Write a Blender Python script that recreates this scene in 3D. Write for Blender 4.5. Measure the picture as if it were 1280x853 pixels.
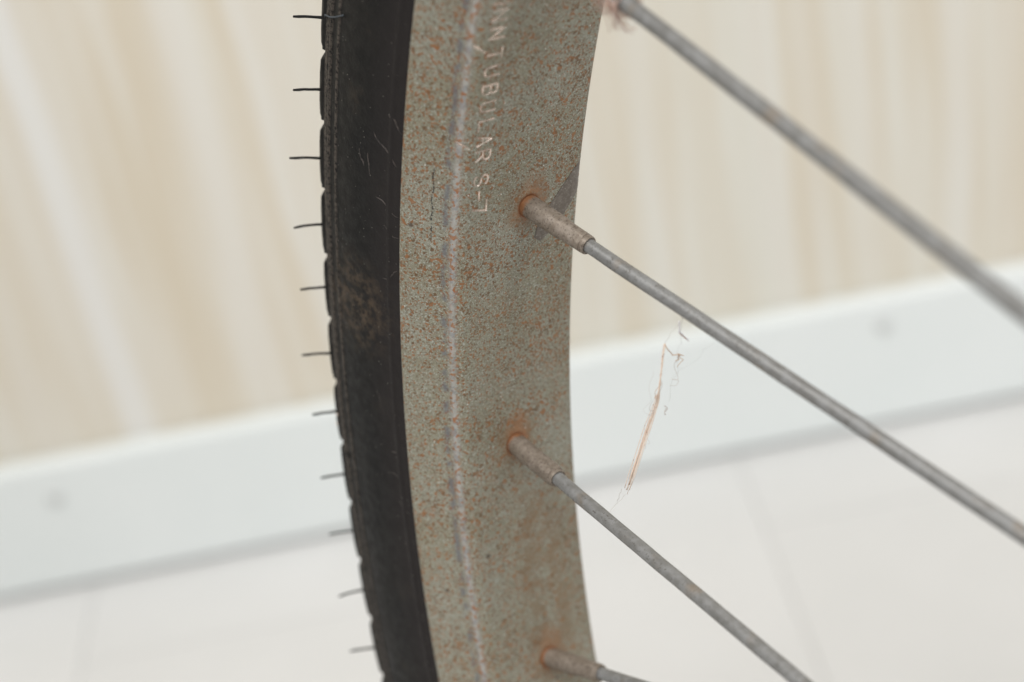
import bpy, bmesh, math, random
from mathutils import Matrix, Vector
MM = 0.001
scn = bpy.context.scene
for o in list(bpy.data.objects): bpy.data.objects.remove(o, do_unlink=True)
col = scn.collection

# ------------------------------------------------------------------ camera
cam_d = bpy.data.cameras.new('camera'); cam = bpy.data.objects.new('camera', cam_d); col.objects.link(cam)
scn.camera = cam
cam_d.sensor_width = 36.0; cam_d.lens = 56.25
cam_d.clip_start = 0.01; cam_d.clip_end = 50
PITCH, ROLL = math.radians(31.0), math.atan(0.2)
right = Vector((math.cos(ROLL), -math.sin(ROLL) * math.sin(PITCH), -math.sin(ROLL) * math.cos(PITCH)))
fwd = Vector((0, math.cos(PITCH), -math.sin(PITCH)))
up = right.cross(fwd)
cam.matrix_world = Matrix(((right.x, up.x, -fwd.x, 0), (right.y, up.y, -fwd.y, 0), (right.z, up.z, -fwd.z, 0.4884), (0, 0, 0, 1)))
cam_d.dof.use_dof = True
cam_d.dof.focus_distance = 0.273
cam_d.dof.aperture_fstop = 9.3
scn.render.resolution_x, scn.render.resolution_y = 1024, 682

# ------------------------------------------------------------------ world and lamps (indoor, soft)
w = bpy.data.worlds.new('World'); scn.world = w; w.use_nodes = True
bgn = w.node_tree.nodes['Background']
bgn.inputs[0].default_value = (1.0, 0.99, 0.985, 1); bgn.inputs[1].default_value = 0.31
def area(name, loc, target, size, power, color):
    l = bpy.data.lights.new(name, 'AREA'); l.shape = 'RECTANGLE'; l.size, l.size_y = size; l.energy = power; l.color = color
    o = bpy.data.objects.new(name, l); col.objects.link(o); o.location = loc
    d = Vector(target) - Vector(loc); o.rotation_euler = d.to_track_quat('-Z', 'Y').to_euler()
    return o
area('ceiling_lamp', (-0.5, -0.5, 2.3), (0.0, 0.35, 0.2), (1.5, 0.8), 44, (1.0, 0.985, 0.95))
area('fill_light', (1.5, -1.5, 1.5), (0.0, 0.3, 0.3), (1.0, 1.2), 32, (0.95, 0.98, 1.0))  # unseen fill, added from the right to even out light on the rim
scn.view_settings.view_transform = 'Standard'; scn.view_settings.look = 'None'
scn.view_settings.gamma = 1.0; scn.view_settings.exposure = 0.0

# ------------------------------------------------------------------ node helpers
class NT:
    def __init__(self, name):
        self.m = bpy.data.materials.new(name); self.m.use_nodes = True
        self.t = self.m.node_tree; self.b = self.t.nodes['Principled BSDF']
    def n(self, typ, **kw):
        x = self.t.nodes.new(typ)
        for k, v in kw.items(): setattr(x, k, v)
        return x
    def put(self, sock, v):
        if hasattr(v, 'is_linked') or isinstance(v, bpy.types.NodeSocket): self.t.links.new(v, sock)
        elif isinstance(v, (tuple, list)) and len(v) == 3 and sock.type == 'RGBA': sock.default_value = (*v, 1)
        else: sock.default_value = v
    def math(self, op, a, b=0.0, c=0.0, clamp=False):
        x = self.n('ShaderNodeMath', operation=op, use_clamp=clamp)
        for i, v in enumerate((a, b, c)): self.put(x.inputs[i], v)
        return x.outputs[0]
    def vmul(self, v, s):
        x = self.n('ShaderNodeVectorMath', operation='MULTIPLY'); self.put(x.inputs[0], v); x.inputs[1].default_value = s
        return x.outputs[0]
    def noise(self, vec, scale, detail=2.0, rough=0.5, dist=0.0):
        x = self.n('ShaderNodeTexNoise'); self.put(x.inputs['Vector'], vec)
        x.inputs['Scale'].default_value = scale; x.inputs['Detail'].default_value = detail
        x.inputs['Roughness'].default_value = rough; x.inputs['Distortion'].default_value = dist
        return x.outputs[0]
    def voro(self, vec, scale, rand=1.0):
        x = self.n('ShaderNodeTexVoronoi'); self.put(x.inputs['Vector'], vec); x.inputs['Scale'].default_value = scale
        x.inputs['Randomness'].default_value = rand
        return x.outputs['Distance'], x.outputs['Color']
    def ramp(self, v, a, b, lo=0.0, hi=1.0):
        x = self.n('ShaderNodeMapRange', interpolation_type='SMOOTHSTEP'); self.put(x.inputs[0], v)
        x.inputs[1].default_value, x.inputs[2].default_value, x.inputs[3].default_value, x.inputs[4].default_value = a, b, lo, hi
        return x.outputs[0]
    def mix(self, f, a, b):
        x = self.n('ShaderNodeMix', data_type='RGBA'); self.put(x.inputs[0], f); self.put(x.inputs[6], a); self.put(x.inputs[7], b)
        return x.outputs[2]
    def attr(self, name): return self.n('ShaderNodeAttribute', attribute_name=name).outputs['Fac']
    def obj(self): return self.n('ShaderNodeTexCoord').outputs['Object']
    def bump(self, h, strength, dist):
        x = self.n('ShaderNodeBump'); self.put(x.inputs['Height'], h); x.inputs['Strength'].default_value = strength
        x.inputs['Distance'].default_value = dist
        self.t.links.new(x.outputs[0], self.b.inputs['Normal'])
    def set(self, color=None, rough=None, metal=None, spec=None):
        if color is not None: self.put(self.b.inputs['Base Color'], color)
        if rough is not None: self.put(self.b.inputs['Roughness'], rough)
        if metal is not None: self.put(self.b.inputs['Metallic'], metal)
        if spec is not None: self.put(self.b.inputs['Specular IOR Level'], spec)
        return self.m

def mat_plain(name, c, rough=0.5, metal=0.0):
    return NT(name).set(c, rough, metal)

def mat_rim():
    k = NT('rusty_rim_metal'); P = k.vmul(k.obj(), (1000, 1000, 1000))
    nip, stamp, ridge, slope = k.attr('nip'), k.attr('stamp'), k.attr('ridge'), k.attr('slope')
    big = k.noise(P, 0.07, 3, 0.6); mid = k.noise(P, 0.45, 3, 0.6)
    base = k.mix(k.ramp(big, 0.35, 0.68), (0.240, 0.224, 0.158), (0.278, 0.272, 0.215))
    base = k.mix(k.ramp(mid, 0.48, 0.75, 0, 0.55), base, (0.20, 0.15, 0.095))
    # dark mottled grain of the etched plating
    g = k.noise(P, 2.6, 2, 0.6)
    base = k.mix(k.ramp(g, 0.48, 0.66, 0, 0.75), base, (0.14, 0.122, 0.085))
    g2 = k.noise(k.vmul(P, (1, 1, 1)), 3.4, 1, 0.5)
    base = k.mix(k.ramp(g2, 0.54, 0.67, 0, 0.65), base, (0.43, 0.45, 0.41))
    # rust freckles: irregular dots of varied size, two sizes of cell
    f = k.noise(P, 1.75, 1.5, 0.5)
    wn = k.n('ShaderNodeTexNoise'); k.put(wn.inputs['Vector'], P); wn.inputs['Scale'].default_value = 1.9; wn.inputs['Detail'].default_value = 2
    wv_ = k.n('ShaderNodeVectorMath', operation='MULTIPLY_ADD'); k.put(wv_.inputs[0], wn.outputs['Color']); wv_.inputs[1].default_value = (0.75, 0.75, 0.75); k.put(wv_.inputs[2], P)
    PW = wv_.outputs[0]
    rustc = k.mix(k.ramp(k.noise(P, 0.9, 2), 0.35, 0.65), (0.125, 0.070, 0.032), (0.26, 0.105, 0.034))
    dens = k.ramp(k.noise(P, 0.09, 4, 0.65), 0.32, 0.68, 0.45, 0.63)
    for sc, am in ((0.95, 0.9), (1.8, 0.9), (2.6, 0.85)):
        dd, cc = k.voro(PW, sc); sc3 = k.n('ShaderNodeSeparateColor'); k.put(sc3.inputs[0], cc)
        rad = k.math('MULTIPLY', k.math('POWER', sc3.outputs[0], 2.6 if sc < 1 else 1.25), k.math('MULTIPLY', dens, 0.62 if sc < 1 else 1.0))
        dot = k.ramp(k.math('SUBTRACT', rad, dd), -0.05, 0.07, 0, am)
        base = k.mix(dot, base, rustc)
    f2 = k.noise(P, 0.85, 1, 0.4)
    base = k.mix(k.ramp(f2, 0.67, 0.73, 0, 0.85), base, (0.27, 0.115, 0.04))
    d, _ = k.voro(P, 0.11)
    base = k.mix(k.ramp(d, 0.03, 0.07, 0.85, 0), base, (0.07, 0.045, 0.03))
    # worn bluish plating along the bead, with its highlight painted in
    rn = k.math('MULTIPLY', ridge, k.ramp(mid, 0.3, 0.6, 0.6, 1.0))
    worn_sheen = k.mix(k.ramp(f2, 0.45, 0.6), (0.47, 0.452, 0.435), (0.33, 0.338, 0.355))
    f3 = k.noise(P, 1.1, 1, 0.5)
    worn_sheen = k.mix(k.ramp(f3, 0.55, 0.60, 0, 0.95), worn_sheen, (0.38, 0.14, 0.05))
    base = k.mix(k.math('MULTIPLY', rn, 0.8), base, worn_sheen)
    gr = k.math('MULTIPLY', k.attr('groove'), k.ramp(k.noise(P, 0.35, 3), 0.42, 0.60))
    base = k.mix(k.math('MULTIPLY', gr, 0.8), base, (0.125, 0.13, 0.148))  # shade line beside the bead painted into the colour
    uu, vv = k.attr('umm'), k.attr('vmm')
    bs = k.math('MULTIPLY', k.math('MULTIPLY', k.ramp(uu, 24, 42), k.ramp(uu, 84, 62)), k.math('MULTIPLY', k.ramp(vv, 22, 27), k.ramp(vv, 38, 33)))
    bs = k.math('MULTIPLY', bs, k.ramp(k.noise(P, 0.22, 4, 0.65), 0.38, 0.62))
    base = k.mix(k.math('MULTIPLY', bs, 0.6), base, (0.20, 0.125, 0.065))
    # rust run above each spoke hole
    stn = k.math('MULTIPLY', k.attr('stain'), k.ramp(k.noise(P, 0.55, 4, 0.65), 0.30, 0.52))
    base = k.mix(k.math('MULTIPLY', stn, 0.85, clamp=True), base, (0.36, 0.155, 0.058))
    # rust bloom around every spoke hole
    wob = k.math('MULTIPLY_ADD', k.noise(P, 0.35, 4, 0.65), 11.0, -5.5)
    nd = k.math('ADD', nip, wob)
    base = k.mix(k.ramp(nd, 2.0, 6.0, 0.7, 0), base, (0.22, 0.130, 0.068))
    base = k.mix(k.ramp(nd, 1.4, 3.2, 0.65, 0), base, (0.33, 0.155, 0.07))
    base = k.mix(k.ramp(nip, 2.05, 2.55, 0.95, 0), base, (0.27, 0.115, 0.05))
    # tiny white glints painted in as pale specks
    d2, _ = k.voro(P, 0.33)
    base = k.mix(k.ramp(d2, 0.025, 0.05, 0.9, 0), base, (0.75, 0.73, 0.68))
    st = k.ramp(stamp, 0.15, 0.6)
    base = k.mix(k.math('MULTIPLY', st, k.ramp(k.noise(P, 0.55, 2), 0.42, 0.58, 1.0, 0.5)), base, (0.80, 0.65, 0.55))  # glints on the stamped strokes painted as a pale colour
    # long dark scratch on the sloping flank, in rim coordinates
    uu, vv = k.attr('umm'), k.attr('vmm')
    wv = k.math('MULTIPLY_ADD', k.noise(k.vmul(P, (1, 1, 1)), 0.5, 2), 1.0, -0.5)
    line = k.math('ABSOLUTE', k.math('ADD', k.math('SUBTRACT', vv, 9.6), wv))
    rng = k.math('MULTIPLY', k.ramp(uu, -38, -35), k.ramp(uu, -22, -24.5))
    base = k.mix(k.math('MULTIPLY', k.math('MULTIPLY', k.ramp(line, 0.06, 0.17, 1, 0), rng), k.ramp(g, 0.4, 0.5)), base, (0.03, 0.028, 0.025))
    rough = k.math('MULTIPLY_ADD', f, 0.35, 0.40)
    rough = k.math('SUBTRACT', rough, k.math('MULTIPLY', st, 0.34))
    rough = k.math('SUBTRACT', rough, k.math('MULTIPLY', rn, 0.20))
    metal = k.math('ADD', k.math('MULTIPLY', st, 0.45), k.math('MULTIPLY_ADD', rn, 0.35, 0.12))
    k.bump(k.math('ADD', f, k.math('MULTIPLY', g, 0.6)), 0.35, 0.00018)
    return k.set(base, rough, metal)

def mat_tyre():
    k = NT('black_tyre_rubber'); P = k.vmul(k.obj(), (1000, 1000, 1000))
    sx = k.n('ShaderNodeSeparateXYZ'); k.put(sx.inputs[0], P)
    r = k.math('SQRT', k.math('ADD', k.math('MULTIPLY', sx.outputs[0], sx.outputs[0]), k.math('MULTIPLY', sx.outputs[1], sx.outputs[1])))
    base = k.mix(k.ramp(k.noise(P, 0.06, 3), 0.35, 0.7), (0.0062, 0.0062, 0.0064), (0.0095, 0.0088, 0.0084))
    base = k.mix(k.ramp(r, 296, 286, 0, 0.8), base, (0.027, 0.0225, 0.022))
    base = k.mix(k.ramp(k.noise(P, 0.12, 4, 0.65), 0.60, 0.78, 0, 0.4), base, (0.045, 0.034, 0.025))
    base = k.mix(k.ramp(k.noise(P, 1.2, 4, 0.75), 0.60, 0.80, 0, 0.4), base, (0.050, 0.046, 0.043))
    dv = k.n('ShaderNodeVectorMath', operation='DISTANCE'); k.put(dv.inputs[0], P); dv.inputs[1].default_value = (297 * math.cos(math.radians(-.9)), 297 * math.sin(math.radians(-.9)), 20.0)
    dirt = k.math('MULTIPLY', k.ramp(dv.outputs['Value'], 2.0, 13.0, 1, 0), k.ramp(k.noise(P, 0.45, 4, 0.7), 0.40, 0.64))
    base = k.mix(k.math('MULTIPLY', dirt, 0.8), base, (0.085, 0.06, 0.04))
    d, _ = k.voro(P, 1.0); gate = k.ramp(k.noise(P, 0.35, 2), 0.45, 0.6)
    base = k.mix(k.math('MULTIPLY', k.ramp(d, 0.05, 0.11, 0.85, 0), gate), base, (0.30, 0.28, 0.25))
    rib = k.math('MULTIPLY', k.attr('rib'), k.ramp(k.noise(P, 1.5, 3, 0.7), 0.36, 0.60))
    base = k.mix(k.math('MULTIPLY', rib, 0.75), base, (0.11, 0.092, 0.077))
    k.bump(k.noise(P, 1.6, 3, 0.6), 0.25, 0.00025)
    return k.set(base, k.ramp(k.noise(P, 0.5, 3), 0.3, 0.7, 0.45, 0.60), 0.0, 0.17)

def mat_spoke():
    k = NT('dull_galvanised_spoke'); P = k.vmul(k.obj(), (1000, 1000, 1000))
    n1 = k.noise(P, 0.55, 4, 0.65); n2 = k.noise(P, 2.2, 2, 0.6)
    base = k.mix(k.ramp(n1, 0.35, 0.65), (0.215, 0.213, 0.207), (0.285, 0.286, 0.286))
    base = k.mix(k.ramp(n2, 0.56, 0.70, 0, 0.7), base, (0.10, 0.092, 0.080))
    base = k.mix(k.ramp(k.noise(P, 0.16, 3), 0.55, 0.72, 0, 0.5), base, (0.26, 0.19, 0.12))
    base = k.mix(k.ramp(k.noise(P, 1.1, 4, 0.75), 0.62, 0.70, 0, 0.8), base, (0.085, 0.066, 0.052))
    k.bump(n2, 0.2, 0.0002)
    return k.set(base, k.ramp(n1, 0.3, 0.7, 0.42, 0.6), 0.35)

def mat_nipple():
    k = NT('tarnished_nickel_nipple'); P = k.vmul(k.obj(), (1000, 1000, 1000))
    ring = k.noise(k.vmul(P, (0.25, 0.25, 3.0)), 1.0, 3, 0.6); n1 = k.noise(P, 0.7, 4, 0.65); n2 = k.noise(P, 2.5, 2, 0.5)
    base = k.mix(k.ramp(n1, 0.35, 0.7), (0.215, 0.178, 0.142), (0.30, 0.255, 0.215))
    base = k.mix(k.ramp(ring, 0.48, 0.62, 0, 0.5), base, (0.20, 0.155, 0.12))
    base = k.mix(k.ramp(n2, 0.55, 0.66, 0, 0.75), base, (0.115, 0.088, 0.068))
    sx = k.n('ShaderNodeSeparateXYZ'); k.put(sx.inputs[0], P)
    base = k.mix(k.ramp(k.math('ADD', sx.outputs[2], k.math('MULTIPLY', n1, 2.0)), 1.3, 2.2, 0.85, 0), base, (0.34, 0.15, 0.06))
    k.bump(k.math('ADD', ring, n2), 0.2, 0.0002)
    return k.set(base, k.ramp(n1, 0.3, 0.7, 0.46, 0.62), 0.3)

def mat_wall():
    k = NT('pale_streaked_wall_panel'); O = k.obj()
    sx = k.n('ShaderNodeSeparateXYZ'); k.put(sx.inputs[0], O)
    wob = k.math('MULTIPLY_ADD', k.noise(k.vmul(O, (9, 1, 4.5)), 1.0, 2), 0.010, -0.005)
    xw = k.math('ADD', sx.outputs[0], wob)
    cmb = k.n('ShaderNodeCombineXYZ'); k.put(cmb.inputs[0], xw); k.put(cmb.inputs[2], k.math('MULTIPLY', sx.outputs[2], 0.05))
    V = cmb.outputs[0]
    s1 = k.noise(V, 58, 2.0, 0.6); s2 = k.noise(V, 110, 2, 0.6)
    fade = k.noise(k.vmul(O, (6, 1, 3.2)), 1.0, 2)
    cream = k.mix(k.ramp(k.noise(k.vmul(O, (2.5, 1, 1.5)), 1.0, 2), 0.35, 0.65), (0.65, 0.625, 0.555), (0.655, 0.612, 0.535))
    c = k.mix(k.math('MULTIPLY', k.ramp(s1, 0.40, 0.60), k.ramp(fade, 0.3, 0.6, 0.35, 1.0)), cream, (0.61, 0.54, 0.43))
    c = k.mix(k.ramp(s2, 0.5, 0.68, 0, 0.4), c, (0.69, 0.68, 0.63))
    # the printed white veins of the panel
    def vein(x0, wd, amt):
        return k.math('MULTIPLY', k.ramp(k.math('ABSOLUTE', k.math('SUBTRACT', xw, x0)), wd * 0.25, wd * 1.1, 1, 0), amt * (0.65 if x0 == -0.186 else 0.35))
    vs = vein(-0.186, 0.011, 1.0)
    for x0, wd, a in ((-0.118, 0.013, 0.7), (-0.086, 0.010, 0.5), (0.135, 0.009, 0.8), (0.154, 0.007, 0.5), (0.179, 0.008, 0.5), (0.223, 0.009, 0.8), (0.078, 0.008, 0.5), (0.247, 0.008, 0.5), (-0.231, 0.008, 0.5)):
        vs = k.math('MAXIMUM', vs, vein(x0, wd, a))
    c = k.mix(vs, c, (0.72, 0.715, 0.70))
    return k.set(c, 0.5, 0.0, 0.3)

def mat_white(name, c1, c2, rough, scale):
    k = NT(name); O = k.obj()
    c = k.mix(k.ramp(k.noise(O, scale, 4, 0.6), 0.35, 0.7), c1, c2)
    k.bump(k.noise(O, scale * 30, 2), 0.05, 0.0005)
    return k.set(c, rough, 0.0, 0.4)

M = dict(rim=mat_rim(), tyre=mat_tyre(), spoke=mat_spoke(), nipple=mat_nipple(), wall=mat_wall(),
         base=mat_white('white_baseboard_paint', (0.71, 0.74, 0.732), (0.735, 0.758, 0.75), 0.45, 6),
         board=mat_white('whitewashed_floor_board', (0.63, 0.625, 0.615), (0.655, 0.65, 0.642), 0.5, 9),
         gap=mat_plain('floor_joint_filler', (0.60, 0.59, 0.575), 0.8), screw=mat_plain('dull_screw_steel', (0.56, 0.57, 0.56), 0.5, 0.1),
         hub=mat_plain('dull_hub_steel', (0.38, 0.38, 0.38), 0.35, 0.8))

# ------------------------------------------------------------------ mesh helpers
def link(name, me, mat, parent=None):
    o = bpy.data.objects.new(name, me); col.objects.link(o)
    if mat is not None and len(me.materials) == 0: me.materials.append(mat)
    if parent is not None: o.parent = parent
    return o
def mesh(name, verts, faces, smooth=True):
    me = bpy.data.meshes.new(name); me.from_pydata(verts, [], faces); me.update()
    if smooth: me.polygons.foreach_set('use_smooth', [True] * len(me.polygons))
    return me
def tag(o, label=None, cat=None, group=None, kind=None):
    for a, b in (('label', label), ('category', cat), ('group', group), ('kind', kind)):
        if b: o[a] = b
    return o
def box_mesh(name, sx, sy, sz, bevel=0.0):
    bm = bmesh.new(); bmesh.ops.create_cube(bm, size=1.0)
    bmesh.ops.scale(bm, vec=(sx, sy, sz), verts=bm.verts)
    if bevel: bmesh.ops.bevel(bm, geom=bm.edges[:], offset=bevel, segments=2, affect='EDGES', profile=0.5)
    me = bpy.data.meshes.new(name); bm.to_mesh(me); bm.free()
    return me
def frame_of(t):
    a = Vector((0, 0, 1)) if abs(t.z) < 0.9 else Vector((1, 0, 0))
    x = t.cross(a).normalized(); return x, t.cross(x).normalized()
class Tubes:
    def __init__(s): s.v = []; s.f = []
    def add(s, pts, rad, n=6):
        pts = [Vector(p) for p in pts]; b0 = len(s.v); x = None
        for i, p in enumerate(pts):
            t = (pts[min(i + 1, len(pts) - 1)] - pts[max(i - 1, 0)]).normalized()
            if x is None: x, y = frame_of(t)
            else:
                x = (x - t * x.dot(t)).normalized(); y = t.cross(x)
            r = rad[i] if isinstance(rad, (list, tuple)) else rad
            for j in range(n):
                a = 2 * math.pi * j / n; s.v.append(p + (x * math.cos(a) + y * math.sin(a)) * r)
        for i in range(len(pts) - 1):
            for j in range(n):
                a, b = b0 + i * n + j, b0 + i * n + (j + 1) % n
                s.f.append((a, b, b + n, a + n))
        s.f.append(tuple(b0 + j for j in reversed(range(n)))); e = b0 + (len(pts) - 1) * n
        s.f.append(tuple(e + j for j in range(n)))
    def mesh(s, name): return mesh(name, [tuple(p) for p in s.v], s.f)
def lathe(prof, n, closed=False):
    v, f = [], []; m = len(prof)
    for i in range(n):
        a = 2 * math.pi * i / n
        for (r, z) in prof: v.append((r * math.cos(a), r * math.sin(a), z))
    for i in range(n):
        for j in range(m if closed else m - 1):
            a, b = i * m + j, i * m + (j + 1) % m; c, d = ((i + 1) % n) * m + (j + 1) % m, ((i + 1) % n) * m + j
            f.append((a, b, c, d))
    return v, f

# ------------------------------------------------------------------ setting
WALL_Y = 0.668
wall = link('wall', box_mesh('wall', 3.0, 0.05, 1.5), M['wall']); wall.location = (0, WALL_Y + 0.025, 0.75)
tag(wall, 'pale beige wall panel with soft vertical wood streaks', kind='structure')
floor = link('floor', box_mesh('floor', 3.0, 1.9, 0.02), M['gap']); floor.location = (0, WALL_Y - 0.93, -0.0125)
tag(floor, 'white floor of narrow boards with faint joints', kind='structure')
bme = box_mesh('floor_board', 0.1662, 0.4995, 0.012, 0.0003); bme.materials.append(M['board'])
random.seed(4)
for i in range(-9, 8):
    off = (0.06 + 0.25 * (i % 2)) 
    for j in range(3):
        o = link('floor_board', bme, None, floor)
        o.location = (0.101 + 0.08325 + i * 0.1665, -(WALL_Y - 0.93) + WALL_Y - 0.01 - 0.25 - off + 0.31 - j * 0.5 - 0.25, 0.0125 - 0.006 + random.uniform(-0.0003, 0))
        o.location.y -= 0.06
        if j == 0:
            e = link('floor_board', bme, None, floor); e.location = (o.location.x, o.location.y + 0.5, o.location.z)
bb = link('baseboard', box_mesh('baseboard', 3.0, 0.011, 0.0738, 0.003), M['base']); bb.location = (0, WALL_Y - 0.0058, 0.0396)
tag(bb, 'white painted baseboard along the foot of the wall', kind='structure')
sv, sf = lathe([(0, 0.0022), (0.002, 0.0021), (0.0034, 0.0013), (0.004, 0.0), (0.004, -0.004)], 20)
sme = mesh('screw', sv, sf); sme.materials.append(M['screw'])
for x, z in ((-0.235, 0.057), (0.180, 0.061)):
    s = link('screw', sme, None, bb); s.location = (x, -0.0054, z - 0.0396); s.rotation_euler = (math.radians(90), 0, 0)

# ------------------------------------------------------------------ bicycle wheel
wheel = bpy.data.objects.new('bicycle_wheel', None); col.objects.link(wheel); wheel.empty_display_size = 0.05
WR = ((-0.5247689519, -0.1702756032, -0.8340406261), (0.8474233616, -0.0117646526, -0.5307873767), (0.0805679426, -0.9853262464, 0.1504692485))
HUB = (0.1454368493, 0.0130550074, 0.3185863183)
wheel.matrix_world = Matrix([(*WR[i], HUB[i]) for i in range(3)] + [(0, 0, 0, 1)])
tag(wheel, 'old bicycle wheel with rust freckled steel rim, black tyre and grey spokes', 'bicycle wheel')
TH0 = -0.09624836; R0 = 275.0; STEP = math.pi / 18
NIP = []                                     # (angle, axial offset) of the 36 spoke holes; 4-cross lacing repeats every 4
for k in range(36):
    NIP.append((TH0 + (k - 1) * STEP, 1.15 if k % 2 == 0 else -1.15))

# --- rim
def chaikin(p, n=2):
    for _ in range(n):
        q = [p[0]]
        for a, b in zip(p, p[1:]):
            q.append((a[0] * .75 + b[0] * .25, a[1] * .75 + b[1] * .25)); q.append((a[0] * .25 + b[0] * .75, a[1] * .25 + b[1] * .75))
        p = q + [p[-1]]
    return p
half = [(281.5, 17.2), (283.6, 17.9), (284.3, 18.5), (284.1, 19.25), (283.2, 19.3), (281.0, 17.4), (278.2, 14.9), (276.7, 13.55), (275.4, 12.5), (275.0, 11.2), (275.0, 6.0), (275.0, 2.0), (275.0, 0.0)]
prof = chaikin(half + [(r, -(a if a < 12.5 else 12.5 + (a - 12.5) * .75)) for r, a in reversed(half[:-1])], 2)
acc = [0.0]
for a, b in zip(prof, prof[1:]): acc.append(acc[-1] + math.hypot(b[0] - a[0], b[1] - a[1]))
def prof_at(s):
    lo = 0
    while lo < len(acc) - 2 and acc[lo + 1] < s: lo += 1
    t = (s - acc[lo]) / max(acc[lo + 1] - acc[lo], 1e-9)
    return (prof[lo][0] + (prof[lo + 1][0] - prof[lo][0]) * t, prof[lo][1] + (prof[lo + 1][1] - prof[lo][1]) * t)
svals = []; s = 0.0
while s < acc[-1]:
    svals.append(s); a = prof_at(s)[1]; r = prof_at(s)[0]
    if 7.2 < a < 11.6 and r < 277: s += 0.13
    elif abs(abs(a) - 13.5) < 2.5 or abs(a) > 17: s += 0.35
    elif abs(a) < 4.5: s += 0.5
    else: s += 0.8
svals.append(acc[-1])
# stamped letters: polylines in unit cells (s along the rim, t from baseline to cap)
def arc(cx, cy, rx, ry, a0, a1, n=8): return [(cx + rx * math.cos(math.radians(a0 + (a1 - a0) * i / n)), cy + ry * math.sin(math.radians(a0 + (a1 - a0) * i / n))) for i in range(n + 1)]
GL = {'S': [arc(.5, .74, .45, .25, 20, 270) + arc(.5, .25, .45, .25, 90, -160)], 'C': [arc(.55, .5, .5, .5, 50, 310)], 'H': [[(0, 0), (0, 1)], [(1, 0), (1, 1)], [(0, .5), (1, .5)]],
      'W': [[(0, 1), (.25, 0), (.5, .8), (.75, 0), (1, 1)]], 'I': [[(.5, 0), (.5, 1)]], 'N': [[(0, 0), (0, 1), (1, 0), (1, 1)]], 'T': [[(0, 1), (1, 1)], [(.5, 0), (.5, 1)]],
      'U': [[(0, 1), (0, .3)] + arc(.5, .3, .5, .3, 180, 360) + [(1, 1)]], 'B': [[(0, 0), (0, 1), (.6, 1)] + arc(.6, .77, .35, .23, 90, -90) + [(0, .54)], [(.6, .54)] + arc(.62, .27, .38, .27, 90, -90) + [(0, 0)]],
      'L': [[(0, 1), (0, 0), (1, 0)]], 'A': [[(0, 0), (.5, 1), (1, 0)], [(.2, .36), (.8, .36)]], 'R': [[(0, 0), (0, 1), (.6, 1)] + arc(.6, .74, .4, .26, 90, -90) + [(0, .48)], [(.5, .48), (1, 0)]],
      '-': [[(0, .42), (1, .42)]], '7': [[(0, 1), (1, 1), (.62, 0)]]}
TEXT = [('S', -83.6, 2.1), ('C', -79.9, 2.1), ('H', -76.2, 2.0), ('W', -72.9, 2.8), ('I', -67.2, 1.6), ('N', -65.4, 2.1), ('N', -62.2, 2.1), ('T', -58.5, 2.1), ('U', -55.4, 1.9), ('B', -52.1, 1.9), ('U', -49.0, 1.9), ('L', -45.7, 2.0),
        ('A', -42.8, 1.9), ('R', -40.1, 2.1), ('S', -35.5, 2.3), ('-', -32.4, 2.0), ('7', -30.4, 2.4)]
SEG = []
for ch, u0, wd in TEXT:
    for pl in GL[ch]:
        q = [(u0 + .15 + a * wd * .84, 10.85 - b * 2.9) for a, b in pl]
        SEG += list(zip(q, q[1:]))
SEG += [((-59.3, 12.9), (-58.2, 11.3)), ((-41.9, 13.7), (-40.9, 12.3))]
def seg_d(u, a, sg):
    (x0, y0), (x1, y1) = sg; dx, dy = x1 - x0, y1 - y0; L = dx * dx + dy * dy or 1e-9
    t = min(1, max(0, ((u - x0) * dx + (a - y0) * dy) / L)); return math.hypot(u - x0 - t * dx, a - y0 - t * dy)
uvals = []; u = -math.pi * R0
while u < math.pi * R0 - 0.5:
    uvals.append(u)
    u += 0.14 if -85 < u < -27 else (0.7 if -110 < u < 125 else 4.5)
segs_by = {}
for sg in SEG:
    for b in range(math.floor(min(sg[0][0], sg[1][0]) - 0.6), math.floor(max(sg[0][0], sg[1][0]) + 0.6) + 1): segs_by.setdefault(b, []).append(sg)
pn = []
for s in svals:
    a, b = prof_at(max(0, s - .1)), prof_at(min(acc[-1], s + .1)); tr, ta = b[0] - a[0], b[1] - a[1]; L = math.hypot(tr, ta)
    pn.append((*prof_at(s), ta / L, -tr / L))
CREASE = [s for s in svals if prof_at(s)[0] < 279 and prof_at(s)[1] > 13.2][-1]
V, F, A_nip, A_st, A_rd, A_u, A_v, A_gr, A_sn = [[] for _ in range(9)]
STRONG = {1: 0.6, 2: 1.0, 3: 0.7}
nv = len(svals)
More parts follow.
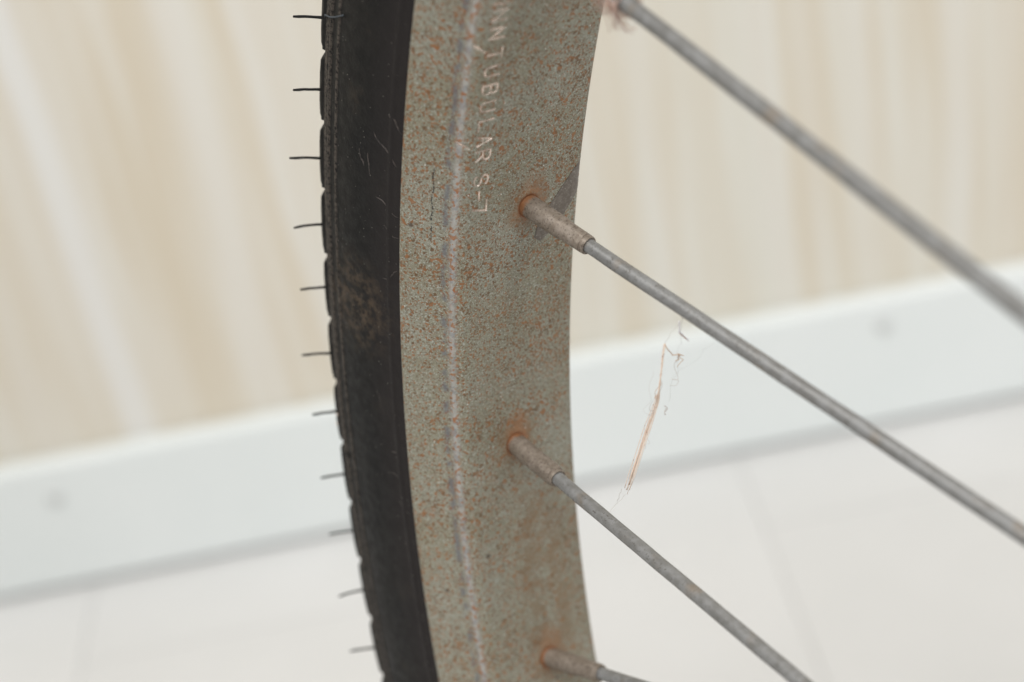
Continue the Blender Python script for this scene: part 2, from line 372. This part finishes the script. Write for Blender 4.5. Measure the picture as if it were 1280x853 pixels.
for u in uvals:
    th = u / R0; near = segs_by.get(math.floor(u), []); ct, sn = math.cos(th), math.sin(th)
    k0 = round((th - TH0) / STEP); holes = [(TH0 + k * STEP, 1.15 if (k + 1) % 2 == 0 else -1.15) for k in (k0 - 1, k0, k0 + 1)]
    for s, (r, a, nr, na) in zip(svals, pn):
        h = 0.0; st = 0.0
        e = s - CREASE; rd = math.exp(-(e / 0.66) ** 2); e2 = (acc[-1] - s) - CREASE; rd2 = math.exp(-(e2 / 1.05) ** 2)
        h += 0.36 * rd + 0.08 * rd2 - 0.16 * math.exp(-((e + 2.0) / 0.7) ** 2)
        if near and 6.8 < a < 14.2 and r < 277.6:
            d = min(seg_d(u, a, sg) for sg in near); st = max(0.0, 1 - d / 0.28); h -= 0.24 * st * st * (3 - 2 * st)
            h += 0.05 * max(0.0, 1 - abs(d - 0.55) / 0.25)
        nd = 99.0; sn_ = 0.0
        if r < 278: nd = min(math.hypot((th - t) * R0, a - o) for t, o in holes)
        if r < 278 and abs(a) < 9:
            for kk, (t, o) in zip((k0, k0 + 1, k0 + 2), holes):
                du, da = (th - t) * R0 + 2.6, a - o + 0.7; sn_ = max(sn_, STRONG.get(kk, 0.5 + 0.3 * math.sin(kk * 2.1)) * max(0.0, 1 - math.hypot(du / 4.6, da / 3.2)) ** 0.7)
        if nd < 5: h += 0.28 * math.exp(-((nd - 2.5) / 0.55) ** 2) - 0.12 * math.exp(-(nd / 4.0) ** 2)
        rr, aa = r + nr * h if True else r, a + na * h
        rr = r - abs(h) * 0 + nr * h
        V.append((rr * ct * MM, rr * sn * MM, aa * MM)); A_nip.append(nd); A_st.append(st); A_rd.append(rd); A_gr.append(math.exp(-((e + 1.5) / 0.55) ** 2)); A_sn.append(sn_); A_u.append(u); A_v.append(s)
back = [(281.0, -16.2), (279.2, -11.0), (278.2, -4.0), (278.2, 4.0), (279.2, 11.0), (281.0, 16.2)]
tot = nv + len(back); V2, F2 = [], []
for i, u in enumerate(uvals):
    th = u / R0
    V2 += V[i * nv:(i + 1) * nv] + [(r * math.cos(th) * MM, r * math.sin(th) * MM, a * MM) for r, a in back]
nu = len(uvals)
for i in range(nu):
    i2 = (i + 1) % nu
    for j in range(tot):
        j2 = (j + 1) % tot; F2.append((i * tot + j, i2 * tot + j, i2 * tot + j2, i * tot + j2))
rme = mesh('rim', V2, F2)
def attr(me, name, vals, pad):
    out = []
    for i in range(nu): out += vals[i * nv:(i + 1) * nv] + [pad] * len(back)
    at = me.attributes.new(name, 'FLOAT', 'POINT'); at.data.foreach_set('value', out)
attr(rme, 'nip', A_nip, 99.0); attr(rme, 'stamp', A_st, 0.0); attr(rme, 'ridge', A_rd, 0.0); attr(rme, 'umm', A_u, 0.0); attr(rme, 'vmm', A_v, 0.0); attr(rme, 'groove', A_gr, 0.0); attr(rme, 'stain', A_sn, 0.0)
rim = link('rim', rme, M['rim'], wheel)
rim['label'] = 'grey steel rim freckled with rust and stamped with letters'

# --- worn strip of old adhesive film under one nipple
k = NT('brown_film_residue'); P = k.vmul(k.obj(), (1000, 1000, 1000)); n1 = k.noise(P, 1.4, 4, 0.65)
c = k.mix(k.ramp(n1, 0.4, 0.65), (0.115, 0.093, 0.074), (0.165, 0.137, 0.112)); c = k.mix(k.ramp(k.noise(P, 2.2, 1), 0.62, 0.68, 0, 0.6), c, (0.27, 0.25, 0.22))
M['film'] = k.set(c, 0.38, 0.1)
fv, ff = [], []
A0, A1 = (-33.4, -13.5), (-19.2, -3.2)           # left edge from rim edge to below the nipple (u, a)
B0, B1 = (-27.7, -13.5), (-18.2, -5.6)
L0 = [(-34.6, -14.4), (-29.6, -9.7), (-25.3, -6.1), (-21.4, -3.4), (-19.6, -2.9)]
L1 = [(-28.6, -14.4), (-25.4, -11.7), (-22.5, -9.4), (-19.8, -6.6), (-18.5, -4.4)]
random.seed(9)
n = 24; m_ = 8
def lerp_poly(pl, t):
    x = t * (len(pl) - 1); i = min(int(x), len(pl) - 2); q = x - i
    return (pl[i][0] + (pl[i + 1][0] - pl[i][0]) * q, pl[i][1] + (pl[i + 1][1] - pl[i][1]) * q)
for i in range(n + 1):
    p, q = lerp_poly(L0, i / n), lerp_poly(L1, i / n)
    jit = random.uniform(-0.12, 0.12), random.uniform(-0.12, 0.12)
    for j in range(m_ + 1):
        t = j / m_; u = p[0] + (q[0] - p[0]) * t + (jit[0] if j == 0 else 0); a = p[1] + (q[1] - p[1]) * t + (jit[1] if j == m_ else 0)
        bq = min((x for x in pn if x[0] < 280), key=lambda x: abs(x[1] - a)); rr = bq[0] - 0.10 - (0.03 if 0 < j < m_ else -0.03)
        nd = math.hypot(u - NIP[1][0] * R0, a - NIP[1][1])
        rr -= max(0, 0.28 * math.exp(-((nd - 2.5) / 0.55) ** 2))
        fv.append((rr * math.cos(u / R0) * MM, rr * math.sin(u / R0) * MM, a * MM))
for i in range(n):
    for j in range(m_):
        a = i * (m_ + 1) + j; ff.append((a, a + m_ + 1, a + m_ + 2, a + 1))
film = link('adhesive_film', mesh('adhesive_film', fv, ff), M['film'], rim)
film['label'] = 'dark brown strip of old film across the rim under a nipple'

# --- tyre
k = NT('scuffed_rubber'); P = k.vmul(k.obj(), (1000, 1000, 1000)); M['scuff'] = k.set(k.mix(k.ramp(k.noise(P, 1.5, 3, .7), .4, .6), (0.022, 0.019, 0.018), (0.075, 0.062, 0.056)), 0.55, 0.0, 0.3)
car = [(279.5, 14.8), (282.5, 16.6), (285.0, 17.4), (288.0, 18.5), (292.0, 19.6), (297.0, 20.1), (301.5, 19.9), (305.5, 19.2), (308.4, 18.2), (310.8, 16.7), (313.8, 13.4), (317.0, 8.8), (318.9, 4.4), (319.5, 0.0)]
tp = chaikin(car, 2)
def resample(p, step):
    ac = [0.0]
    for a, b in zip(p, p[1:]): ac.append(ac[-1] + math.hypot(b[0] - a[0], b[1] - a[1]))
    out = []; n = int(ac[-1] / step)
    for i in range(n + 1):
        s = ac[-1] * i / n; j = 0
        while j < len(ac) - 2 and ac[j + 1] < s: j += 1
        t = (s - ac[j]) / (ac[j + 1] - ac[j]); out.append((p[j][0] + (p[j + 1][0] - p[j][0]) * t, p[j][1] + (p[j + 1][1] - p[j][1]) * t))
    return out
tp = resample(tp, 0.3)
RIBS = [(309.7, 0.5), (308.1, 0.42), (306.3, 0.5), (303.2, 0.34), (288.2, 0.16)]
def ribbed(p):
    out, ra = [], []
    for i, (r, a) in enumerate(p):
        q0, q1 = p[max(0, i - 1)], p[min(len(p) - 1, i + 1)]; tr, ta = q1[0] - q0[0], q1[1] - q0[1]; L = math.hypot(tr, ta)
        h = sum(hh * math.exp(-((r - rc) / 0.42) ** 2) for rc, hh in RIBS) if a > 10 else 0
        out.append((r - ta / L * h, a + tr / L * h)); ra.append(min(1.0, h / 0.22) if r > 295 else 0.0)
    return out, ra
rp, ra = ribbed(tp)
full = rp + [(r, -a) for r, a in reversed(rp[:-1])]
fra = ra + list(reversed(ra[:-1]))
tv, tf = lathe([(r * MM, a * MM) for r, a in full], 540)
tme = mesh('tyre', tv, tf); at = tme.attributes.new('rib', 'FLOAT', 'POINT'); at.data.foreach_set('value', fra * 540)
tyre = link('tyre', tme, M['tyre'], wheel); tyre['label'] = 'black rubber tyre with blocky tread edge and fine rubber hairs'
# tread blocks along the shoulder, one every 2.5 degrees
PITCHB = math.radians(2.5)
bp = [q for q in resample(chaikin(car, 2), 1.1) if q[0] > 308.9 and q[1] > 1.0]
def block_mesh(side, variant):
    rnd = random.Random(variant); Lh = PITCHB / 2; e1, e2 = rnd.uniform(.82, .87), rnd.uniform(.82, .87)
    us = [-.935, -e1, -e1 + .1, -.4, 0, .4, e2 - .1, e2, .935]; hs = [-.25, 1.0, 1.4, 1.5, 1.5, 1.5, 1.4, 1.0, -.25]; v, f = [], []; nb = len(bp)
    for uu, hu in zip(us, hs):
        th = uu * Lh
        for i, (r, a) in enumerate(bp):
            q0, q1 = bp[max(0, i - 1)], bp[min(nb - 1, i + 1)]; tr, ta = q1[0] - q0[0], q1[1] - q0[1]; L = math.hypot(tr, ta)
            edge = (-.25, .7)[i] if i < 2 else (-.25 if i == nb - 1 else 1.0)
            h = min(hu, edge * 1.5) if edge < 1 else hu
            rr, aa = r - ta / L * h, a + tr / L * h
            v.append((rr * math.cos(th) * MM, rr * math.sin(th) * MM, aa * side * MM))
    for i in range(len(us) - 1):
        for j in range(nb - 1):
            a = i * nb + j; f.append((a, a + nb, a + nb + 1, a + 1) if side > 0 else (a, a + 1, a + nb + 1, a + nb))
    me = mesh('tread_block', v, f); me.materials.append(M['tyre']); return me, v, f
BL = [block_mesh(1, i) for i in range(4)]; BR = block_mesh(-1, 7)
def hair_mesh(variant):
    rnd = random.Random(40 + variant); t = Tubes(); be = math.radians(53 + rnd.uniform(-7, 7)); L = 6.3 + rnd.uniform(-.45, .5); bend = .65 + rnd.uniform(-.35, .35)
    pts = []
    for i in range(7):
        q = i / 6; l = L * q
        pts.append(((310.9 + math.cos(be) * l) * MM, (bend * q * q + rnd.uniform(-.05, .05)) * MM, (16.7 + math.sin(be) * l) * MM))
    t.add(pts, [x * MM for x in (.40, .30, .26, .25, .25, .27, .20)], 8)
    me = t.mesh('rubber_hair'); me.materials.append(M['tyre']); return me, [tuple(p) for p in t.v], t.f
HR = [hair_mesh(i) for i in range(5)]
random.seed(2)
jv, jf = [], []
def join(v, f, rot):
    b = len(jv); c, s = math.cos(rot), math.sin(rot)
    jv.extend((x * c - y * s, x * s + y * c, z) for x, y, z in v); jf.extend(tuple(b + i for i in q) for q in f)
for i in range(144):
    th = math.radians(1.08 + 1.25) + i * PITCHB
    t2 = (th + math.pi) % (2 * math.pi) - math.pi
    jt = math.radians(random.uniform(-.08, .08)); hi = random.randrange(5)
    if abs(t2) < math.radians(40):
        o = link('tread_block', BL[i % 4][0], None, tyre); o.rotation_euler.z = t2
        if i not in (0,) or True:
            h = link('rubber_hair', HR[hi][0], None, tyre); h.rotation_euler.z = t2 + jt + math.radians(.06)
    else:
        join(BL[i % 4][1], BL[i % 4][2], t2); join(HR[hi][1], HR[hi][2], t2 + jt)
    join(BR[1], BR[2], t2 + PITCHB / 2)
tread = link('tread', mesh('tread', jv, jf), M['tyre'], tyre); tread['kind'] = 'stuff'
# a rubber hair folded back over the sidewall, and moulding scuffs beside the rim
def on_tyre(r, th, lift=0.0):
    best = min(tp, key=lambda q: abs(q[0] - r)); a = best[1]
    return Vector((r * math.cos(th), r * math.sin(th), a + lift)) * MM
t = Tubes(); d0 = math.radians(6.25)
t.add([on_tyre(312.2, d0 + .0035, .9), on_tyre(311.2, d0 + .002, .9), on_tyre(309.5, d0, .55), on_tyre(307.8, d0 - .002, .45), on_tyre(306.0, d0 - .002, .3), on_tyre(304.4, d0 - .004, .1)], [x * MM for x in (.2, .3, .3, .28, .26, .2)], 8)
o = link('rubber_hair', t.mesh('rubber_hair_folded'), M['tyre'], tyre); o['label'] = 'rubber hair folded back over the sidewall'
for j, (r0, th0, r1, th1, rad) in enumerate(((292.4, -8.0, 286.4, -6.9, .22), (289.3, -8.9, 286.2, -8.3, .26), (291.5, -5.6, 286.0, -5.05, .18), (289.8, -4.55, 286.0, -4.2, .16), (290.2, -2.3, 286.5, -2.9, .2), (295.6, -7.0, 293.9, -6.35, .26), (293.3, -7.1, 292.6, -6.2, .22),
                                            (290.5, 4.6, 286.6, 4.9, .16), (291.4, 5.6, 286.8, 5.9, .2), (290.2, 6.7, 286.6, 7.3, .22), (289.6, 8.7, 287.2, 8.5, .16), (289.4, 12.4, 286.8, 12.9, .18), (289.6, 13.9, 286.8, 14.3, .2), (292.5, 2.2, 291.4, 2.7, .12))):
    t = Tubes(); random.seed(j)
    pts = [on_tyre(r0 + (r1 - r0) * q / 6, math.radians(th0 + (th1 - th0) * q / 6 + .08 * math.sin(q * 1.3 + j)), -rad * .55) for q in range(7)]
    t.add(pts, [rad * MM * x for x in (.4, .8, 1, 1, 1, .8, .4)], 6); link('moulding_ridge', t.mesh('moulding_ridge'), M['scuff'], tyre)

# --- spokes and nipples: 4-cross, 36
FP, FN, G, RF = 24.02, 27.58, 1.3826, 20.0
SG = [(1, -1), (-1, 1), (1, 1), (-1, -1)]
def spoke_line(k):
    s, g = SG[k % 4]; th, off = NIP[k]
    p = Vector((R0 * math.cos(th), R0 * math.sin(th), off)); q = Vector((RF * math.cos(th + g * G), RF * math.sin(th + g * G), FP if s > 0 else -FN))
    return p, q
nv_, nf_ = [], []
NSEG = 32
NP = [(-1.5, 1.6, 9), (0.0, 2.0, 9), (2.0, 1.99, 9), (5.0, 1.97, 9), (8.0, 1.96, 9), (8.8, 1.95, 1.76), (11.0, 1.94, 1.73), (12.7, 1.93, 1.72), (13.0, 1.84, 1.70), (13.05, 1.68, 9), (13.75, 1.67, 9), (13.95, 1.58, 9), (13.8, 1.1, 9)]
for z, r, flat in NP:
    for j in range(NSEG):
        a = 2 * math.pi * j / NSEG; x, y = r * math.cos(a), r * math.sin(a)
        x = max(-flat, min(flat, x)); y = max(-flat, min(flat, y)); nv_.append((x * MM, y * MM, z * MM))
for i in range(len(NP) - 1):
    for j in range(NSEG):
        a, b = i * NSEG + j, i * NSEG + (j + 1) % NSEG; nf_.append((a, b, b + NSEG, a + NSEG))
nme = mesh('nipple', nv_, nf_); nme.materials.append(M['nipple'])
nme.set_sharp_from_angle(angle=math.radians(32))
smesh = {}
for k in range(36):
    p, q = spoke_line(k); d = (q - p).normalized(); L = (q - p).length
    cls = k % 4
    if cls not in smesh:
        t = Tubes(); rnd = random.Random(cls + 3); n = 60
        pts = [(rnd.uniform(-.03, .03) * MM, rnd.uniform(-.03, .03) * MM, (8 + (L - 8) * i / n) * MM) for i in range(n + 1)]
        t.add(pts, [(1.235 + rnd.uniform(-.02, .02)) * MM for _ in pts], 20)
        smesh[cls] = t.mesh('spoke'); smesh[cls].materials.append(M['spoke'])
    o = link('spoke', smesh[cls], None, wheel)
    o.rotation_mode = 'QUATERNION'; o.rotation_quaternion = d.to_track_quat('Z', 'Y') @ Matrix.Rotation(k * 2.3, 3, 'Z').to_quaternion(); o.location = p * MM
    nn = link('nipple', nme, None, o); nn.rotation_euler.z = k * 1.7; nn.scale.z = 1.06 if k % 2 else 1.0
# --- hub
hp = [(0, -46), (5, -46), (5, -34), (9, -33.5), (9, -30), (24, -29.4), (24, -26.2), (12, -25.2), (10.5, -18), (10.5, 15), (12, 21.4), (24, 22.4), (24, 25.6), (9, 26.4), (9, 31), (5, 31.5), (5, 46), (0, 46)]
hv, hf = lathe([(r * MM, z * MM) for r, z in hp], 48)
hub = link('hub', mesh('hub', hv, hf, False), M['hub'], wheel)

# ------------------------------------------------------------------ lint caught in the spokes (wheel coordinates, then world)
WM = wheel.matrix_world.copy()
def wp(x, y, z): return WM @ (Vector((x, y, z)) * MM)
peach = NT('dry_plant_fibre'); P = peach.vmul(peach.obj(), (1000, 1000, 1000))
c = peach.mix(peach.ramp(peach.noise(P, 0.8, 3, 0.7), 0.35, 0.65), (0.88, 0.70, 0.57), (0.94, 0.82, 0.72)); c = peach.mix(peach.ramp(peach.noise(P, 1.3, 2), 0.60, 0.7, 0, 0.7), c, (0.33, 0.17, 0.11))
M['fibre'] = peach.set(c, 0.7); M['dust'] = mat_plain('grey_dust_thread', (0.60, 0.56, 0.53), 0.8); M['brownfib'] = mat_plain('brown_dry_fibre', (0.60, 0.43, 0.31), 0.8)
M['web'] = mat_plain('pale_web_thread', (0.62, 0.63, 0.62), 0.6); M['pink'] = mat_plain('pink_grey_lint', (0.52, 0.36, 0.30), 0.85); M['white'] = mat_plain('white_lint', (0.80, 0.78, 0.80), 0.8)
PATH = [(240.15, -13.84, -2.72), (240.34, -12.3, -2.65), (240.68, -7.57, -2.73), (241.07, -2.79, -2.68), (242.26, 3.7, -1.64), (243.35, 10.31, -0.63), (244.41, 16.7, 0.48)]
def path_at(t):
    x = t * (len(PATH) - 1); i = min(int(x), len(PATH) - 2); q = x - i
    return Vector(PATH[i]).lerp(Vector(PATH[i + 1]), q)
org = wp(*PATH[-1])
lint = bpy.data.objects.new('lint_strand', None); col.objects.link(lint); lint.location = org; lint.empty_display_size = 0.01
tag(lint, 'dry peach coloured fibre with dusty web threads hanging between two spokes', 'lint')
rnd = random.Random(11)
def lpt(v): return wp(*v) - org
t = Tubes()
for f in range(13):                                     # frayed ribbon: thin above, wider below
    a0 = rnd.uniform(0, .55) if f > 4 else 0.0; a1 = rnd.uniform(.9, 1.0); off = Vector((rnd.gauss(0, 1), rnd.gauss(0, .2), rnd.gauss(0, 1))); ph = rnd.uniform(0, 6)
    pts = []
    for i in range(21):
        q = a0 + (a1 - a0) * i / 20; wdt = .05 + .27 * max(0, min(1, (q - .40) / .25)) * (1 - .3 * max(0, q - .9) / .1)
        pts.append(lpt(path_at(q) + off * wdt * .62 + Vector((.07 * math.sin(9 * q + ph), 0, .08 * math.sin(13 * q + ph)))))
    t.add(pts, (.05 if f < 5 else .065) * MM, 5)
link('fibre', t.mesh('fibre'), M['fibre'], lint)
def wisp(name, anchors, rad, mat, seedn, wig=.25, n=24, parent=None, o0=None):
    r_ = random.Random(seedn); t = Tubes(); pts = []
    ph = [r_.uniform(0, 6.28) for _ in range(6)]
    for i in range(n + 1):
        x = i / n * (len(anchors) - 1); j = min(int(x), len(anchors) - 2); q = x - j; q = q * q * (3 - 2 * q) if len(anchors) > 2 else q
        p = Vector(anchors[j]).lerp(Vector(anchors[j + 1]), q); e = math.sin(math.pi * i / n) ** .5 if 0 < i < n else 0
        p += Vector((math.sin(7 * i / n * 2 + ph[0]) + .5 * math.sin(23 * i / n + ph[1]), .6 * math.sin(11 * i / n + ph[2]), math.sin(9 * i / n * 2 + ph[3]) + .5 * math.sin(19 * i / n + ph[4]))) * wig * e
        pts.append(wp(*p) - (o0 or org))
    t.add(pts, rad * MM, 5); return link(name, t.mesh(name), mat, parent or lint)
S1 = (238.0, -20.35, -4.67); S2 = (246.55, 21.34, 3.47)
wisp('web_thread', [S1, (238.6, -17.7, -4.3), (239.6, -15.8, -3.2), PATH[0]], .032, M['dust'], 1, .12)
wisp('web_thread', [PATH[-1], (245.2, 18.6, 1.6), S2], .032, M['dust'], 2, .12)
wisp('web_thread', [(240.7, -9.0, -.9), (241.0, -2.0, -.4), (241.8, 3.0, -1.1)], .020, M['dust'], 3, .5)
wisp('web_thread', [(240.6, -8.0, -2.9), (241.2, -1.0, -1.6), (241.7, 1.0, -2.0)], .035, M['dust'], 4, .4)
wisp('web_thread', [S1, (238.9, -13.5, -4.9), (239.9, -6.5, -5.2), (240.5, -2.0, -4.6)], .026, M['web'], 5, .4)
wisp('web_thread', [(240.4, -6.0, -4.4), (239.4, -8.4, -6.5), (238.0, -11.0, -10.0), (238.0, -13.0, -13.0)], .016, M['web'], 6, .3)
wisp('web_thread', [(242.6, 6.0, -2.8), (243.0, 8.0, -1.2)], .018, M['dust'], 7, .4)
wisp('web_thread', [(244.2, 15.0, 1.6), (244.9, 17.9, 1.9)], .04, M['dust'], 8, .1)
wisp('fibre_loop', [PATH[0], (239.9, -12.3, -3.4), (239.6, -11.4, -4.5), (239.3, -11.2, -5.3), (239.5, -10.3, -5.6), (239.7, -10.1, -4.9)], .085, M['brownfib'], 12, .16)
wisp('fibre_loop', [(239.4, -11.6, -4.9), (239.1, -11.3, -5.6), (239.3, -9.9, -5.8), (239.6, -8.8, -5.4)], .06, M['brownfib'], 13, .35)
wisp('fibre_loop', [(239.7, -9.8, -5.2), (240.0, -6.6, -5.2), (239.9, -5.4, -5.9), (240.2, -5.2, -4.6)], .045, M['dust'], 14, .45)
wisp('fibre_loop', [(240.6, -1.2, -4.2), (240.8, -.1, -4.5), (240.6, .4, -4.0)], .06, M['dust'], 15, .3)
wisp('fibre_loop', [(240.5, -6.4, -2.6), (240.8, -4.0, -1.7), (241.2, -3.0, -2.6)], .04, M['brownfib'], 16, .3)
wisp('lint_flake', [(238.6, -18.2, -4.1), (238.6, -16.2, -4.3), (238.5, -15.2, -5.2), (238.2, -14.1, -6.1)], .13, M['white'], 17, .06)
wisp('lint_flake', [(238.6, -15.9, -4.4), (238.3, -14.3, -5.9)], .10, M['pink'], 18, .05)

# tuft of fluff wound round the foot of the upper spoke
p0, q0 = spoke_line(0); dsp = (q0 - p0).normalized(); cen = p0 + dsp * 16.5
tuft = bpy.data.objects.new('lint_tuft', None); col.objects.link(tuft); o2 = wp(*cen); tuft.location = o2; tuft.empty_display_size = 0.01
tag(tuft, 'pinkish brown tuft of fluff wound round the foot of the uppermost spoke', 'lint')
rnd = random.Random(5)
# camera-left / down directions expressed in the wheel frame are simply -axial and tangential
e1 = dsp.cross(Vector((0, 0, 1))).normalized(); e2 = dsp.cross(e1)
for nm, cnt, mt in (('fluff', 70, M['pink']), ('fluff', 26, M['brownfib']), ('fluff', 10, M['white'])):
    t = Tubes()
    for f in range(cnt):
        a = rnd.uniform(0, 6.28); z = rnd.uniform(-3.0, 3.5); rr = 1.5 + abs(rnd.gauss(0, .25)); sp = rnd.uniform(.8, 3.2); up_ = rnd.uniform(0, .45)
        loose = rnd.random() < .55; pts = []
        for i in range(10):
            q = i / 9; aa = a + q * sp; r2 = rr + up_ * math.sin(q * 3.1)
            v = cen + dsp * (z + .9 * math.sin(q * 3 + a)) + (e1 * math.cos(aa) + e2 * math.sin(aa)) * r2
            if loose: v += Vector((.6, 1.9, -.2)) * (q * q * rnd.uniform(.85, 1.15) * (0.8 + up_ * 2.4)) 
            pts.append(wp(*v) - o2)
        t.add(pts, rnd.uniform(.05, .10) * MM, 5)
    o = link(nm, t.mesh(nm), mt, tuft); o['kind'] = 'stuff'

# thread lying across the tyre near the top, crumb stuck in the tread
ot = WM @ on_tyre(308.5, math.radians(-10.3), .3)
t = Tubes()
pts = [on_tyre(r, math.radians(th), l) for r, th, l in ((311.3, -9.1, .95), (311.0, -9.5, 1.0), (311.3, -10.0, 1.1), (310.2, -10.35, .9), (308.5, -10.5, .6), (306.5, -10.65, .5), (304.0, -10.9, .5), (301.5, -11.2, .3))]
sm = []
for i in range(len(pts) - 1):
    for q in range(4): sm.append(pts[i].lerp(pts[i + 1], q / 4))
t.add([(WM @ p) - ot for p in sm] + [(WM @ pts[-1]) - ot], .16 * MM, 6)
th_ = link('loose_thread', t.mesh('loose_thread'), mat_plain('slate_thread', (0.05, 0.06, 0.07), 0.8)); th_.location = ot
tag(th_, 'slate grey thread lying across the upper sidewall of the tyre', 'thread')
oc = WM @ (on_tyre(311.4, math.radians(5.25), .95))
t = Tubes(); rnd = random.Random(21)
for i in range(14):
    a = Vector((rnd.gauss(0, .25), rnd.gauss(0, .8), rnd.gauss(0, .25))); b = a + Vector((rnd.gauss(0, .35), rnd.gauss(0, .5), rnd.gauss(0, .35)))
    t.add([WM.to_3x3() @ (a * MM), WM.to_3x3() @ ((a + b) * .5 * MM + Vector((0, 0, .0001))), WM.to_3x3() @ (b * MM)], rnd.uniform(.06, .14) * MM, 5)
cr = link('straw_crumb', t.mesh('straw_crumb'), M['fibre']); cr.location = oc
tag(cr, 'tiny straw coloured crumb stuck between tread blocks of the tyre', 'crumb')
